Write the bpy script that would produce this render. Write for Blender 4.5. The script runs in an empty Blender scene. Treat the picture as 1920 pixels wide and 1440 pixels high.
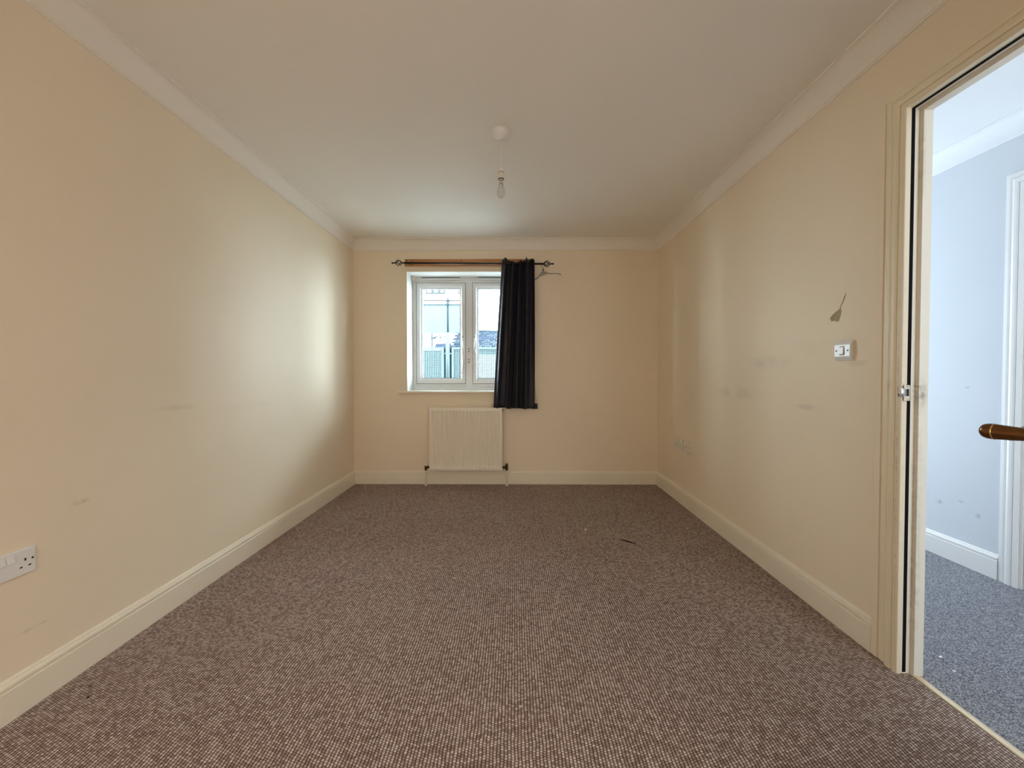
import bpy, bmesh, math, random
from mathutils import Vector, Matrix
random.seed(7)
S = bpy.context.scene
COL = S.collection

# ------------------------------------------------------------------ camera, world, lights, exposure
cd = bpy.data.cameras.new('camera')
cam = bpy.data.objects.new('camera', cd)
COL.objects.link(cam)
cd.sensor_width = 36.0
cd.lens = 722 / 1920 * 36.0
cd.shift_y = -6.4 / 1920
cd.clip_start = 0.02
cd.clip_end = 200
cam.location = (0, 0, 1.09)
cam.rotation_euler = (math.radians(89.0), 0, math.radians(0.4))
S.camera = cam

S.view_settings.view_transform = 'Standard'
S.view_settings.look = 'None'
S.view_settings.gamma = 1.0
S.view_settings.use_curve_mapping = False
S.view_settings.exposure = 0.0
S.cycles.use_denoising = True
S.cycles.max_bounces = 14
S.cycles.diffuse_bounces = 8
S.cycles.transparent_max_bounces = 12
S.cycles.sample_clamp_indirect = 6.0
S.cycles.caustics_reflective = False
S.cycles.caustics_refractive = False

SKY = 44.0
w = bpy.data.worlds.new('overcast_sky')
S.world = w
w.use_nodes = True
bg = w.node_tree.nodes['Background']
bg.inputs[0].default_value = (0.81, 0.92, 1.0, 1)
bg.inputs[1].default_value = SKY

def area(name, loc, rot, sx, sy, power, color, portal=False):
    l = bpy.data.lights.new(name, 'AREA')
    l.shape = 'RECTANGLE'; l.size = sx; l.size_y = sy
    l.energy = power; l.color = color
    if portal:
        l.cycles.is_portal = True
    o = bpy.data.objects.new(name, l)
    o.location = loc; o.rotation_euler = rot
    COL.objects.link(o)
    return o
area('window_portal', (-0.475, 4.14, 1.51), (-math.pi/2, 0, 0), 1.2, 1.2, 1, (1, 1, 1), True)
# warm fill lamp added behind the camera to brighten the room
area('rear_fill_light', (0.0, -0.84, 0.95), (math.pi/2-0.50, 0, 0), 2.4, 1.3, 46, (1.0, 0.922, 0.82))
# added lamp standing in for unseen daylight at the hallway's far end
area('hallway_daylight_stand_in', (2.03, 3.70, 1.15), (-math.pi/2, 0, 0), 0.95, 1.9, 33, (0.76, 0.87, 1.0))
# fill lamp added at the hallway's near end, imitating daylight
area('hallway_near_fill', (2.03, -0.80, 1.3), (math.pi/2, 0, 0), 0.9, 1.6, 26, (0.82, 0.90, 1.0))

# ------------------------------------------------------------------ materials
def newmat(name):
    m = bpy.data.materials.new(name); m.use_nodes = True
    nt = m.node_tree
    return m, nt, nt.nodes['Principled BSDF']

def simple(name, col, rough=0.5, metal=0.0, noise=0.0, scale=8.0, bump=0.0, bscale=200.0, spec=0.5):
    m, nt, b = newmat(name)
    b.inputs['Roughness'].default_value = rough
    b.inputs['Metallic'].default_value = metal
    b.inputs['Specular IOR Level'].default_value = spec
    tc = nt.nodes.new('ShaderNodeTexCoord')
    if noise > 0:
        n = nt.nodes.new('ShaderNodeTexNoise'); n.inputs['Scale'].default_value = scale
        n.inputs['Detail'].default_value = 5
        nt.links.new(tc.outputs['Object'], n.inputs['Vector'])
        r = nt.nodes.new('ShaderNodeValToRGB')
        r.color_ramp.elements[0].position = 0.3; r.color_ramp.elements[1].position = 0.7
        r.color_ramp.elements[0].color = tuple(c*(1-noise) for c in col) + (1,)
        r.color_ramp.elements[1].color = tuple(min(1, c*(1+noise)) for c in col) + (1,)
        nt.links.new(n.outputs[0], r.inputs[0]); nt.links.new(r.outputs[0], b.inputs['Base Color'])
    else:
        b.inputs['Base Color'].default_value = col + (1,)
    if bump > 0:
        n2 = nt.nodes.new('ShaderNodeTexNoise'); n2.inputs['Scale'].default_value = bscale
        n2.inputs['Detail'].default_value = 3
        nt.links.new(tc.outputs['Object'], n2.inputs['Vector'])
        bp = nt.nodes.new('ShaderNodeBump'); bp.inputs['Strength'].default_value = bump
        bp.inputs['Distance'].default_value = 0.002
        nt.links.new(n2.outputs[0], bp.inputs['Height']); nt.links.new(bp.outputs[0], b.inputs['Normal'])
    return m

def painted(name, col, marks=(), rough=0.6, noise=0.02, bump=0.15, spec=0.3):
    """painted plaster or wood; marks = dirt patches: (centre, radii, darkness, colour, noise scale)"""
    m, nt, b = newmat(name)
    b.inputs['Roughness'].default_value = rough
    b.inputs['Specular IOR Level'].default_value = spec
    N, L = nt.nodes, nt.links
    tc = N.new('ShaderNodeTexCoord')
    n = N.new('ShaderNodeTexNoise'); n.inputs['Scale'].default_value = 1.7; n.inputs['Detail'].default_value = 4
    L.new(tc.outputs['Object'], n.inputs['Vector'])
    r = N.new('ShaderNodeValToRGB')
    r.color_ramp.elements[0].position = 0.3; r.color_ramp.elements[1].position = 0.7
    r.color_ramp.elements[0].color = tuple(c*(1-noise) for c in col) + (1,)
    r.color_ramp.elements[1].color = tuple(min(1, c*(1+noise)) for c in col) + (1,)
    L.new(n.outputs[0], r.inputs[0])
    cur = r.outputs[0]
    for (c, rad, dark, mc, ns) in marks:
        sub = N.new('ShaderNodeVectorMath'); sub.operation = 'SUBTRACT'; sub.inputs[1].default_value = c
        L.new(tc.outputs['Object'], sub.inputs[0])
        mul = N.new('ShaderNodeVectorMath'); mul.operation = 'MULTIPLY'
        mul.inputs[1].default_value = tuple(1/x for x in rad)
        L.new(sub.outputs[0], mul.inputs[0])
        ln = N.new('ShaderNodeVectorMath'); ln.operation = 'LENGTH'; L.new(mul.outputs[0], ln.inputs[0])
        mr = N.new('ShaderNodeMapRange'); mr.interpolation_type = 'SMOOTHSTEP'
        mr.inputs['From Min'].default_value = 1.0; mr.inputs['From Max'].default_value = 0.1
        mr.inputs['To Min'].default_value = 0.0; mr.inputs['To Max'].default_value = 1.0
        L.new(ln.outputs['Value'], mr.inputs['Value'])
        nn = N.new('ShaderNodeTexNoise'); nn.inputs['Scale'].default_value = ns; nn.inputs['Detail'].default_value = 6
        L.new(tc.outputs['Object'], nn.inputs['Vector'])
        m2 = N.new('ShaderNodeMapRange'); m2.inputs['From Min'].default_value = 0.33; m2.inputs['From Max'].default_value = 0.75
        L.new(nn.outputs[0], m2.inputs['Value'])
        mm = N.new('ShaderNodeMath'); mm.operation = 'MULTIPLY'; L.new(mr.outputs[0], mm.inputs[0]); L.new(m2.outputs[0], mm.inputs[1])
        m3 = N.new('ShaderNodeMath'); m3.operation = 'MULTIPLY'; L.new(mm.outputs[0], m3.inputs[0]); m3.inputs[1].default_value = dark
        mx = N.new('ShaderNodeMix'); mx.data_type = 'RGBA'
        L.new(m3.outputs[0], mx.inputs[0]); L.new(cur, mx.inputs[6]); mx.inputs[7].default_value = mc + (1,)
        cur = mx.outputs[2]
    L.new(cur, b.inputs['Base Color'])
    n2 = N.new('ShaderNodeTexNoise'); n2.inputs['Scale'].default_value = 90; n2.inputs['Detail'].default_value = 3
    L.new(tc.outputs['Object'], n2.inputs['Vector'])
    bp = N.new('ShaderNodeBump'); bp.inputs['Strength'].default_value = bump; bp.inputs['Distance'].default_value = 0.001
    L.new(n2.outputs[0], bp.inputs['Height']); L.new(bp.outputs[0], b.inputs['Normal'])
    return m

CREAM = (0.828, 0.713, 0.553)
GREY = (0.25, 0.22, 0.17)
M = {}
M['wall'] = painted('cream_wall_paint', CREAM)
M['wall_left'] = painted('cream_wall_paint_scuffed', CREAM, [
    ((-1.6, 1.80, 0.93), (0.3, 0.16, 0.02), 0.22, GREY, 9),
    ((-1.6, 2.30, 0.90), (0.3, 0.30, 0.03), 0.15, GREY, 7),
    ((-1.6, 1.25, 0.25), (0.3, 0.06, 0.008), 0.5, GREY, 40),
    ((-1.6, 1.40, 0.62), (0.3, 0.05, 0.015), 0.4, GREY, 40)])
M['wall_right'] = painted('cream_wall_paint_marked', CREAM, [
    ((1.405, 2.15, 1.15), (0.3, 0.24, 0.06), 0.28, GREY, 8),
    ((1.405, 2.45, 0.97), (0.3, 0.34, 0.06), 0.26, GREY, 7),
    ((1.405, 1.75, 1.22), (0.3, 0.30, 0.06), 0.18, GREY, 6),
    ((1.405, 1.60, 1.135), (0.3, 0.07, 0.02), 0.5, (0.35, 0.28, 0.18), 12),
    ((1.405, 1.86, 0.93), (0.3, 0.12, 0.02), 0.3, GREY, 14)])
M['ceiling'] = painted('white_ceiling_paint', (0.83, 0.79, 0.73), noise=0.01)
M['coving'] = painted('white_coving_paint', (0.84, 0.78, 0.70), noise=0.01)
M['gloss'] = painted('cream_gloss_woodwork', (0.82, 0.745, 0.61), rough=0.35, noise=0.03, bump=0.08, spec=0.5)
M['gloss_white'] = painted('white_gloss_woodwork', (0.82, 0.80, 0.76), rough=0.35, noise=0.02, bump=0.08, spec=0.5)
DIRT = (0.16, 0.10, 0.06)
M['jamb'] = painted('worn_cream_jamb_paint', (0.80, 0.74, 0.62), [
    ((1.447, 1.38, 1.02), (0.030, 0.3, 0.075), 0.75, DIRT, 45),
    ((1.440, 1.38, 1.045), (0.012, 0.3, 0.006), 0.9, DIRT, 60),
    ((1.440, 1.38, 1.85), (0.012, 0.3, 0.20), 0.35, DIRT, 30),
    ((1.440, 1.38, 0.35), (0.020, 0.3, 0.35), 0.35, DIRT, 40),
    ((1.440, 1.38, 0.70), (0.020, 0.3, 0.40), 0.25, DIRT, 50),
    ((1.396, 1.38, 0.90), (0.010, 0.3, 1.2), 0.30, (0.45, 0.30, 0.15), 55)], rough=0.4, spec=0.5)
M['architrave'] = painted('worn_cream_architrave_paint', (0.82, 0.72, 0.54), [
    ((1.39, 1.405, 0.8), (0.05, 0.006, 1.0), 0.7, (0.45, 0.30, 0.15), 60),
    ((1.39, 1.388, 0.9), (0.05, 0.006, 1.2), 0.7, (0.45, 0.30, 0.15), 60),
    ((1.39, 1.44, 1.05), (0.05, 0.02, 0.03), 0.6, (0.55, 0.38, 0.2), 40)], rough=0.38, spec=0.5)
HW = (0.66, 0.69, 0.71)
M['hall_wall'] = painted('white_hallway_paint', HW, [
    ((2.56, 2.20, 1.014), (0.3, 0.02, 0.008), 1.0, (0.3, 0.3, 0.32), 40),
    ((2.56, 2.22, 0.357), (0.3, 0.022, 0.01), 0.9, (0.3, 0.3, 0.32), 50),
    ((2.56, 2.136, 0.302), (0.3, 0.02, 0.02), 1.0, (0.3, 0.3, 0.32), 50),
    ((2.56, 2.33, 0.32), (0.3, 0.03, 0.02), 0.9, (0.3, 0.3, 0.32), 50)])
M['hall_ceiling'] = painted('white_hallway_ceiling_paint', (0.84, 0.85, 0.85))
M['upvc'] = simple('white_upvc', (0.80, 0.81, 0.81), 0.25, noise=0.01)
M['gasket'] = simple('grey_window_gasket', (0.16, 0.16, 0.165), 0.6, spec=0.2)
M['reveal'] = painted('white_reveal_paint', (0.86, 0.85, 0.82), noise=0.01)
M['rubber'] = simple('black_rubber', (0.006, 0.006, 0.007), 0.8, spec=0.1)
M['plastic'] = simple('white_plastic', (0.80, 0.79, 0.78), 0.28, noise=0.01)
M['plastic_old'] = simple('ivory_plastic', (0.76, 0.70, 0.60), 0.35, noise=0.01)
M['hole'] = simple('dark_hole', (0.02, 0.012, 0.008), 0.7)
M['radiator'] = simple('cream_radiator_enamel', (0.86, 0.79, 0.66), 0.32, noise=0.01)
M['iron'] = simple('black_iron', (0.008, 0.007, 0.008), 0.4, 0.3)
M['valve'] = simple('tarnished_brass_valve', (0.10, 0.06, 0.03), 0.4, 0.8, noise=0.2, scale=60)
M['pipe'] = simple('painted_pipe', (0.80, 0.74, 0.60), 0.35)
M['brass'] = simple('antique_brass', (0.17, 0.085, 0.035), 0.22, 1.0, noise=0.15, scale=40)
M['brass_bright'] = simple('polished_brass', (0.75, 0.52, 0.22), 0.2, 1.0)
M['nickel'] = simple('aged_nickel_plate', (0.70, 0.62, 0.48), 0.25, 1.0, noise=0.1, scale=80)
M['chrome'] = simple('bright_chrome', (0.85, 0.83, 0.80), 0.12, 1.0)
M['gold_strip'] = simple('gold_threshold_metal', (0.80, 0.66, 0.45), 0.35, 0.6, noise=0.06, scale=20)
M['paper'] = simple('white_scrap', (0.85, 0.82, 0.76), 0.8)
M['dark_scrap'] = simple('dark_scrap', (0.045, 0.020, 0.013), 0.9)
M['hanger'] = simple('grey_plastic_hanger', (0.34, 0.31, 0.27), 0.35)
M['chip_plaster'] = simple('exposed_plaster', (0.36, 0.30, 0.19), 0.9, noise=0.1, scale=60)

def wood(name, a, b_):
    m, nt, b = newmat(name); N, L = nt.nodes, nt.links
    b.inputs['Roughness'].default_value = 0.5
    tc = N.new('ShaderNodeTexCoord'); mp = N.new('ShaderNodeMapping'); mp.inputs['Scale'].default_value = (1.2, 20, 26)
    n = N.new('ShaderNodeTexNoise'); n.inputs['Scale'].default_value = 3; n.inputs['Detail'].default_value = 6
    r = N.new('ShaderNodeValToRGB'); r.color_ramp.elements[0].color = a + (1,); r.color_ramp.elements[1].color = b_ + (1,)
    r.color_ramp.elements[0].position = 0.3; r.color_ramp.elements[1].position = 0.7
    L.new(tc.outputs['Object'], mp.inputs[0]); L.new(mp.outputs[0], n.inputs['Vector']); L.new(n.outputs[0], r.inputs[0]); L.new(r.outputs[0], b.inputs['Base Color'])
    return m
M['wood'] = wood('varnished_pine', (0.34, 0.14, 0.045), (0.50, 0.24, 0.09))

def carpet(name, pitch_x, pitch_y, cols, streak, depth=0.004, gap=0.35, patch=0.12, power=0.6):
    """loop pile: a grid of woven loops with dark gaps between them, flecked yarn colours"""
    m, nt, b = newmat(name); N, L = nt.nodes, nt.links
    b.inputs['Roughness'].default_value = 0.95
    b.inputs['Specular IOR Level'].default_value = 0.08
    def math_(op, a, c=None):
        n = N.new('ShaderNodeMath'); n.operation = op
        for i, v in enumerate((a, c)):
            if v is None: continue
            if isinstance(v, (int, float)): n.inputs[i].default_value = v
            else: L.new(v, n.inputs[i])
        return n.outputs[0]
    tc = N.new('ShaderNodeTexCoord')
    wn = N.new('ShaderNodeTexNoise'); wn.inputs['Scale'].default_value = 22; wn.inputs['Detail'].default_value = 2
    L.new(tc.outputs['Object'], wn.inputs['Vector'])
    off = N.new('ShaderNodeVectorMath'); off.operation = 'SUBTRACT'; off.inputs[1].default_value = (0.5, 0.5, 0.5)
    L.new(wn.outputs['Color'], off.inputs[0])
    sc = N.new('ShaderNodeVectorMath'); sc.operation = 'SCALE'; sc.inputs['Scale'].default_value = 0.007
    L.new(off.outputs[0], sc.inputs[0])
    ad = N.new('ShaderNodeVectorMath'); ad.operation = 'ADD'; L.new(tc.outputs['Object'], ad.inputs[0]); L.new(sc.outputs[0], ad.inputs[1])
    sp = N.new('ShaderNodeSeparateXYZ'); L.new(ad.outputs[0], sp.inputs[0])
    u = math_('MULTIPLY', sp.outputs['X'], 1/pitch_x); v = math_('MULTIPLY', sp.outputs['Y'], 1/pitch_y)
    # offset alternate columns by half a loop
    fu = math_('FLOOR', u)
    half = math_('MULTIPLY', math_('MODULO', math_('ABSOLUTE', fu), 2.0), 0.5)
    v2 = math_('ADD', v, half)
    su = math_('ABSOLUTE', math_('SINE', math_('MULTIPLY', u, math.pi)))
    sv = math_('ABSOLUTE', math_('SINE', math_('MULTIPLY', v2, math.pi)))
    hgt = math_('POWER', math_('MULTIPLY', su, math_('ADD', math_('MULTIPLY', sv, 0.7), 0.3)), power)
    cell = N.new('ShaderNodeCombineXYZ'); L.new(fu, cell.inputs[0]); L.new(math_('FLOOR', v2), cell.inputs[1])
    wh = N.new('ShaderNodeTexWhiteNoise'); wh.noise_dimensions = '2D'; L.new(cell.outputs[0], wh.inputs['Vector'])
    # streaky flecks a few loops long
    mp = N.new('ShaderNodeMapping'); mp.inputs['Scale'].default_value = streak
    L.new(tc.outputs['Object'], mp.inputs[0])
    fn = N.new('ShaderNodeTexNoise'); fn.inputs['Scale'].default_value = 1.6; fn.inputs['Detail'].default_value = 2; fn.inputs['Roughness'].default_value = 0.6
    L.new(mp.outputs[0], fn.inputs['Vector'])
    mixv = math_('ADD', math_('MULTIPLY', wh.outputs['Value'], 0.58), math_('MULTIPLY', fn.outputs[0], 0.42))
    big = N.new('ShaderNodeTexNoise'); big.inputs['Scale'].default_value = 1.6; big.inputs['Detail'].default_value = 5
    L.new(tc.outputs['Object'], big.inputs['Vector'])
    r = N.new('ShaderNodeValToRGB'); cr = r.color_ramp
    cr.elements[0].position = 0.25; cr.elements[0].color = cols[0] + (1,)
    cr.elements[1].position = 0.75; cr.elements[1].color = cols[-1] + (1,)
    e = cr.elements.new(0.5); e.color = cols[1] + (1,)
    L.new(mixv, r.inputs[0])
    shade = math_('ADD', math_('MULTIPLY', hgt, 1-gap), gap)
    bigf = math_('ADD', math_('MULTIPLY', big.outputs[0], patch*2), 1-patch)
    f = math_('MULTIPLY', shade, bigf)
    vm = N.new('ShaderNodeVectorMath'); vm.operation = 'SCALE'; L.new(r.outputs[0], vm.inputs[0]); L.new(f, vm.inputs['Scale'])
    L.new(vm.outputs[0], b.inputs['Base Color'])
    bp = N.new('ShaderNodeBump'); bp.inputs['Strength'].default_value = 1.0; bp.inputs['Distance'].default_value = depth
    L.new(hgt, bp.inputs['Height']); L.new(bp.outputs[0], b.inputs['Normal'])
    return m
M['carpet'] = carpet('brown_loop_carpet', 0.0103, 0.0076, [(0.50, 0.340, 0.280), (0.72, 0.530, 0.455), (0.93, 0.75, 0.67)], (55, 90, 1), gap=0.10, power=1.1)
M['hall_carpet'] = carpet('grey_hallway_carpet', 0.003, 0.003, [(0.15, 0.15, 0.165), (0.32, 0.32, 0.345), (0.60, 0.60, 0.63)], (26, 95, 1), gap=0.75, depth=0.002)

def glass(name, tint, gloss=0.08):
    m = bpy.data.materials.new(name); m.use_nodes = True; nt = m.node_tree; N, L = nt.nodes, nt.links
    N.clear()
    out = N.new('ShaderNodeOutputMaterial'); mix = N.new('ShaderNodeMixShader')
    t = N.new('ShaderNodeBsdfTransparent'); t.inputs[0].default_value = tint + (1,)
    g = N.new('ShaderNodeBsdfGlossy'); g.inputs['Roughness'].default_value = 0.02
    lw = N.new('ShaderNodeLayerWeight'); pw = N.new('ShaderNodeMath'); pw.operation = 'POWER'; pw.inputs[1].default_value = 4.0
    L.new(lw.outputs['Facing'], pw.inputs[0])
    ma = N.new('ShaderNodeMath'); ma.operation = 'MULTIPLY_ADD'; ma.inputs[1].default_value = 0.55; ma.inputs[2].default_value = 0.05
    L.new(pw.outputs[0], ma.inputs[0])
    L.new(ma.outputs[0], mix.inputs[0]); L.new(t.outputs[0], mix.inputs[1]); L.new(g.outputs[0], mix.inputs[2]); L.new(mix.outputs[0], out.inputs[0])
    return m
M['glass'] = glass('window_glass', (0.90, 0.96, 0.97))
M['bulb_glass'] = glass('clear_bulb_glass', (0.93, 0.92, 0.90))

def fabric(name, col, rough=0.75, sheen=0.3):
    m, nt, b = newmat(name); N, L = nt.nodes, nt.links
    b.inputs['Roughness'].default_value = rough
    b.inputs['Specular IOR Level'].default_value = 0.25
    b.inputs['Sheen Weight'].default_value = sheen
    tc = N.new('ShaderNodeTexCoord')
    n = N.new('ShaderNodeTexNoise'); n.inputs['Scale'].default_value = 500; L.new(tc.outputs['Object'], n.inputs['Vector'])
    bp = N.new('ShaderNodeBump'); bp.inputs['Strength'].default_value = 0.3; bp.inputs['Distance'].default_value = 0.001
    L.new(n.outputs[0], bp.inputs['Height']); L.new(bp.outputs[0], b.inputs['Normal'])
    b.inputs['Base Color'].default_value = col + (1,)
    return m
M['curtain'] = fabric('charcoal_satin_curtain', (0.016, 0.015, 0.022), 0.42, 0.05)
M['lining'] = fabric('cream_curtain_lining', (0.62, 0.55, 0.42), 0.8)

# exterior materials
M['ext_white'] = simple('white_render', (0.75, 0.76, 0.76), 0.8, noise=0.02, spec=0.0)
M['ext_frame'] = simple('grey_window_surround', (0.024, 0.027, 0.028), 0.6, spec=0.0)
M['ext_pane'] = simple('far_window_pane', (0.30, 0.33, 0.33), 0.15, spec=0.0)
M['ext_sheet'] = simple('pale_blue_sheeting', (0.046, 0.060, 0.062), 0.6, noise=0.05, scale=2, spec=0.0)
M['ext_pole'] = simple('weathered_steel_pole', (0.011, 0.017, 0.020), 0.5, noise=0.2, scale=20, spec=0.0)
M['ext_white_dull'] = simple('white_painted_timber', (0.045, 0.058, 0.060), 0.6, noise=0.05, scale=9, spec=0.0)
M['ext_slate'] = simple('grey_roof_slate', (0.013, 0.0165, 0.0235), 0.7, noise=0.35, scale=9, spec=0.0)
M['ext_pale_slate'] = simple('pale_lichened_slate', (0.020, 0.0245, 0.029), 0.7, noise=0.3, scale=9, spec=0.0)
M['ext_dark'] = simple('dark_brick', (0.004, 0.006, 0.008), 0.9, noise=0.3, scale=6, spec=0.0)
M['ext_ground'] = simple('pale_yard_paving', (0.40, 0.40, 0.39), 0.9, noise=0.15, scale=2, spec=0.0)
M['ext_brown'] = simple('brown_gutter', (0.022, 0.017, 0.016), 0.6, spec=0.0)

# ------------------------------------------------------------------ mesh builder
class MB:
    def __init__(s): s.v = []; s.f = []; s.sm = []
    def add(s, vs, fs, smooth=False):
        o = len(s.v); s.v += [tuple(p) for p in vs]
        s.f += [tuple(i + o for i in f) for f in fs]; s.sm += [smooth]*len(fs)
        return s
    def box(s, x0, x1, y0, y1, z0, z1):
        vs = [(x, y, z) for z in (z0, z1) for y in (y0, y1) for x in (x0, x1)]
        return s.add(vs, [(0,2,3,1), (4,5,7,6), (0,1,5,4), (2,6,7,3), (0,4,6,2), (1,3,7,5)])
    def ext(s, prof, fa, fb, smooth=False):
        """closed profile swept from mapping fa to mapping fb"""
        n = len(prof)
        vs = [fa(*p) for p in prof] + [fb(*p) for p in prof]
        fs = [(i, (i+1) % n, n + (i+1) % n, n + i) for i in range(n)]
        s.add(vs, fs, smooth)
        o = len(s.v) - 2*n
        s.f += [tuple(o + i for i in range(n))[::-1], tuple(o + n + i for i in range(n))]; s.sm += [False, False]
        return s
    def tube(s, pts, r, n=10, caps=True):
        pts = [Vector(p) for p in pts]
        rs = r if isinstance(r, (list, tuple)) else [r]*len(pts)
        vs = []; prev = None
        for i, p in enumerate(pts):
            d = (pts[min(i+1, len(pts)-1)] - pts[max(i-1, 0)]).normalized()
            if prev is None:
                up = Vector((0, 0, 1)) if abs(d.z) < 0.9 else Vector((1, 0, 0))
                a = d.cross(up).normalized()
            else:
                a = (prev - d*prev.dot(d)).normalized()
            prev = a; b = d.cross(a)
            for k in range(n):
                t = 2*math.pi*k/n
                vs.append(p + (a*math.cos(t) + b*math.sin(t))*rs[i])
        fs = []
        for i in range(len(pts)-1):
            for k in range(n):
                fs.append((i*n+k, i*n+(k+1) % n, (i+1)*n+(k+1) % n, (i+1)*n+k))
        s.add(vs, fs, True)
        if caps:
            o = len(s.v) - len(vs)
            s.f += [tuple(o+k for k in range(n))[::-1], tuple(o+(len(pts)-1)*n+k for k in range(n))]; s.sm += [False, False]
        return s
    def lathe(s, prof, c, axis=(0, 0, 1), n=28):
        """prof: (radius, height along axis)"""
        ax = Vector(axis).normalized(); c = Vector(c)
        up = Vector((1, 0, 0)) if abs(ax.x) < 0.9 else Vector((0, 1, 0))
        a = ax.cross(up).normalized(); b = ax.cross(a)
        vs = []
        for (r, h) in prof:
            for k in range(n):
                t = 2*math.pi*k/n
                vs.append(c + ax*h + (a*math.cos(t) + b*math.sin(t))*max(r, 1e-5))
        fs = [(i*n+k, i*n+(k+1) % n, (i+1)*n+(k+1) % n, (i+1)*n+k) for i in range(len(prof)-1) for k in range(n)]
        return s.add(vs, fs, True)
    def grid(s, rows, smooth=True):
        m, n = len(rows), len(rows[0])
        vs = [p for r in rows for p in r]
        return s.add(vs, [(i*n+j, i*n+j+1, (i+1)*n+j+1, (i+1)*n+j) for i in range(m-1) for j in range(n-1)], smooth)
    def torus(s, c, axis, R, r, n=20, m=8):
        ax = Vector(axis).normalized(); c = Vector(c)
        up = Vector((1, 0, 0)) if abs(ax.x) < 0.9 else Vector((0, 1, 0))
        a = ax.cross(up).normalized(); b = ax.cross(a); vs = []
        for i in range(n):
            t = 2*math.pi*i/n; d = a*math.cos(t) + b*math.sin(t)
            for j in range(m):
                q = 2*math.pi*j/m
                vs.append(c + d*(R + r*math.cos(q)) + ax*r*math.sin(q))
        fs = [(i*m+j, ((i+1) % n)*m+j, ((i+1) % n)*m+(j+1) % m, i*m+(j+1) % m) for i in range(n) for j in range(m)]
        return s.add(vs, fs, True)
    def build(s, name, mat, parent=None, bevel=0.0, seg=2, kind=None, weld=True):
        me = bpy.data.meshes.new(name)
        me.from_pydata(s.v, [], s.f)
        me.polygons.foreach_set('use_smooth', s.sm)
        bm = bmesh.new(); bm.from_mesh(me)
        bmesh.ops.recalc_face_normals(bm, faces=bm.faces)
        bm.to_mesh(me); bm.free()
        me.materials.append(mat)
        o = bpy.data.objects.new(name, me); COL.objects.link(o)
        if parent is not None:
            o.parent = parent
            o.matrix_parent_inverse = Matrix.Translation(-parent.location) if parent.type == 'EMPTY' else Matrix.Identity(4)
        if bevel > 0:
            b = o.modifiers.new('bevel', 'BEVEL'); b.width = bevel; b.segments = seg; b.limit_method = 'ANGLE'
        if kind: o['kind'] = kind
        return o

def tag(o, label, cat, group=None, kind=None):
    o['label'] = label; o['category'] = cat
    if group: o['group'] = group
    if kind: o['kind'] = kind
    return o
def thing(name, loc, label, cat, group=None, kind=None):
    o = bpy.data.objects.new(name, None); o.location = loc; o.empty_display_size = 0.05
    COL.objects.link(o)
    return tag(o, label, cat, group, kind)
def B(*a): return MB().box(*a)

XL, XR, D, H, YB = -1.595, 1.408, 3.8, 2.40, -0.90
XH0, XH1 = 1.469, 2.565          # hallway
WX0, WX1, WZ0, WZ1 = -1.066, 0.116, 0.921, 2.097   # window opening
DY0, DY1, DZ = 0.620, 1.392, 2.032                 # doorway

# ------------------------------------------------------------------ setting
tag(B(XL-0.2, 1.440, YB-0.2, D+0.01, -0.15, 0).build('floor', M['carpet']), 'brown flecked loop pile carpet across the empty room', 'floor', kind='structure')
tag(B(1.452, XH1+0.2, YB-0.2, D+0.2, -0.15, 0.0).build('hallway_floor', M['hall_carpet']), 'grey carpet of the hallway beyond the doorway', 'floor', kind='structure')
tag(B(1.440, 1.452, YB-0.2, D+0.2, -0.15, -0.001).build('subfloor', M['dark_scrap']), 'subfloor under the doorway strip', 'floor', kind='structure')
tag(B(XL-0.2, XH0-0.04, YB-0.2, D+0.3, H, H+0.15).build('ceiling', M['ceiling']), 'plain white painted ceiling of the room', 'ceiling', kind='structure')
tag(B(XH0-0.04, XH1+0.2, YB-0.2, D+0.3, H, H+0.15).build('hallway_ceiling', M['hall_ceiling']), 'white ceiling of the hallway', 'ceiling', kind='structure')
tag(B(XL-0.25, XL, YB-0.2, D+0.01, 0, H).build('wall_left', M['wall_left']), 'long cream painted wall on the left', 'wall', kind='structure')
wb = MB()
wb.box(XL-0.25, WX0, D, D+0.30, 0, H).box(WX1, XH0-0.01, D, D+0.30, 0, H)
wb.box(WX0, WX1, D, D+0.30, 0, WZ0-0.022).box(WX0, WX1, D, D+0.30, WZ1, H)
tag(wb.build('wall_back', M['wall']), 'cream end wall holding the window and radiator', 'wall', kind='structure')
wr = MB()
wr.box(XR, XH0-0.006, DY1+0.026, D, 0, H).box(XR, XH0-0.006, YB, DY0-0.026, 0, H).box(XR, XH0-0.006, DY0-0.026, DY1+0.026, DZ+0.026, H)
tag(wr.build('wall_right', M['wall_right']), 'cream wall on the right with the doorway', 'wall', kind='structure')
tag(B(XL-0.25, XH1+0.2, YB-0.2, YB, 0, H).build('wall_front', M['wall']), 'cream wall behind the viewer', 'wall', kind='structure')
tag(B(XH1, XH1+0.2, YB, D, 0, H).build('wall_hallway', M['hall_wall']), 'white far wall of the hallway', 'wall', kind='structure')
tag(B(XH0-0.01, XH1+0.2, D, D+0.2, 0, H).build('wall_hallway_end', M['hall_wall']), 'white end wall of the hallway', 'wall', kind='structure')
hs = MB()
hs.box(XH0-0.006, XH0, DY1+0.026, D, 0, H).box(XH0-0.006, XH0, YB, DY0-0.026, 0, H).box(XH0-0.006, XH0, DY0-0.026, DY1+0.026, DZ+0.026, H)
tag(hs.build('wall_hallway_side', M['hall_wall']), 'white hallway face of the doorway wall', 'wall', kind='structure')

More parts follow.
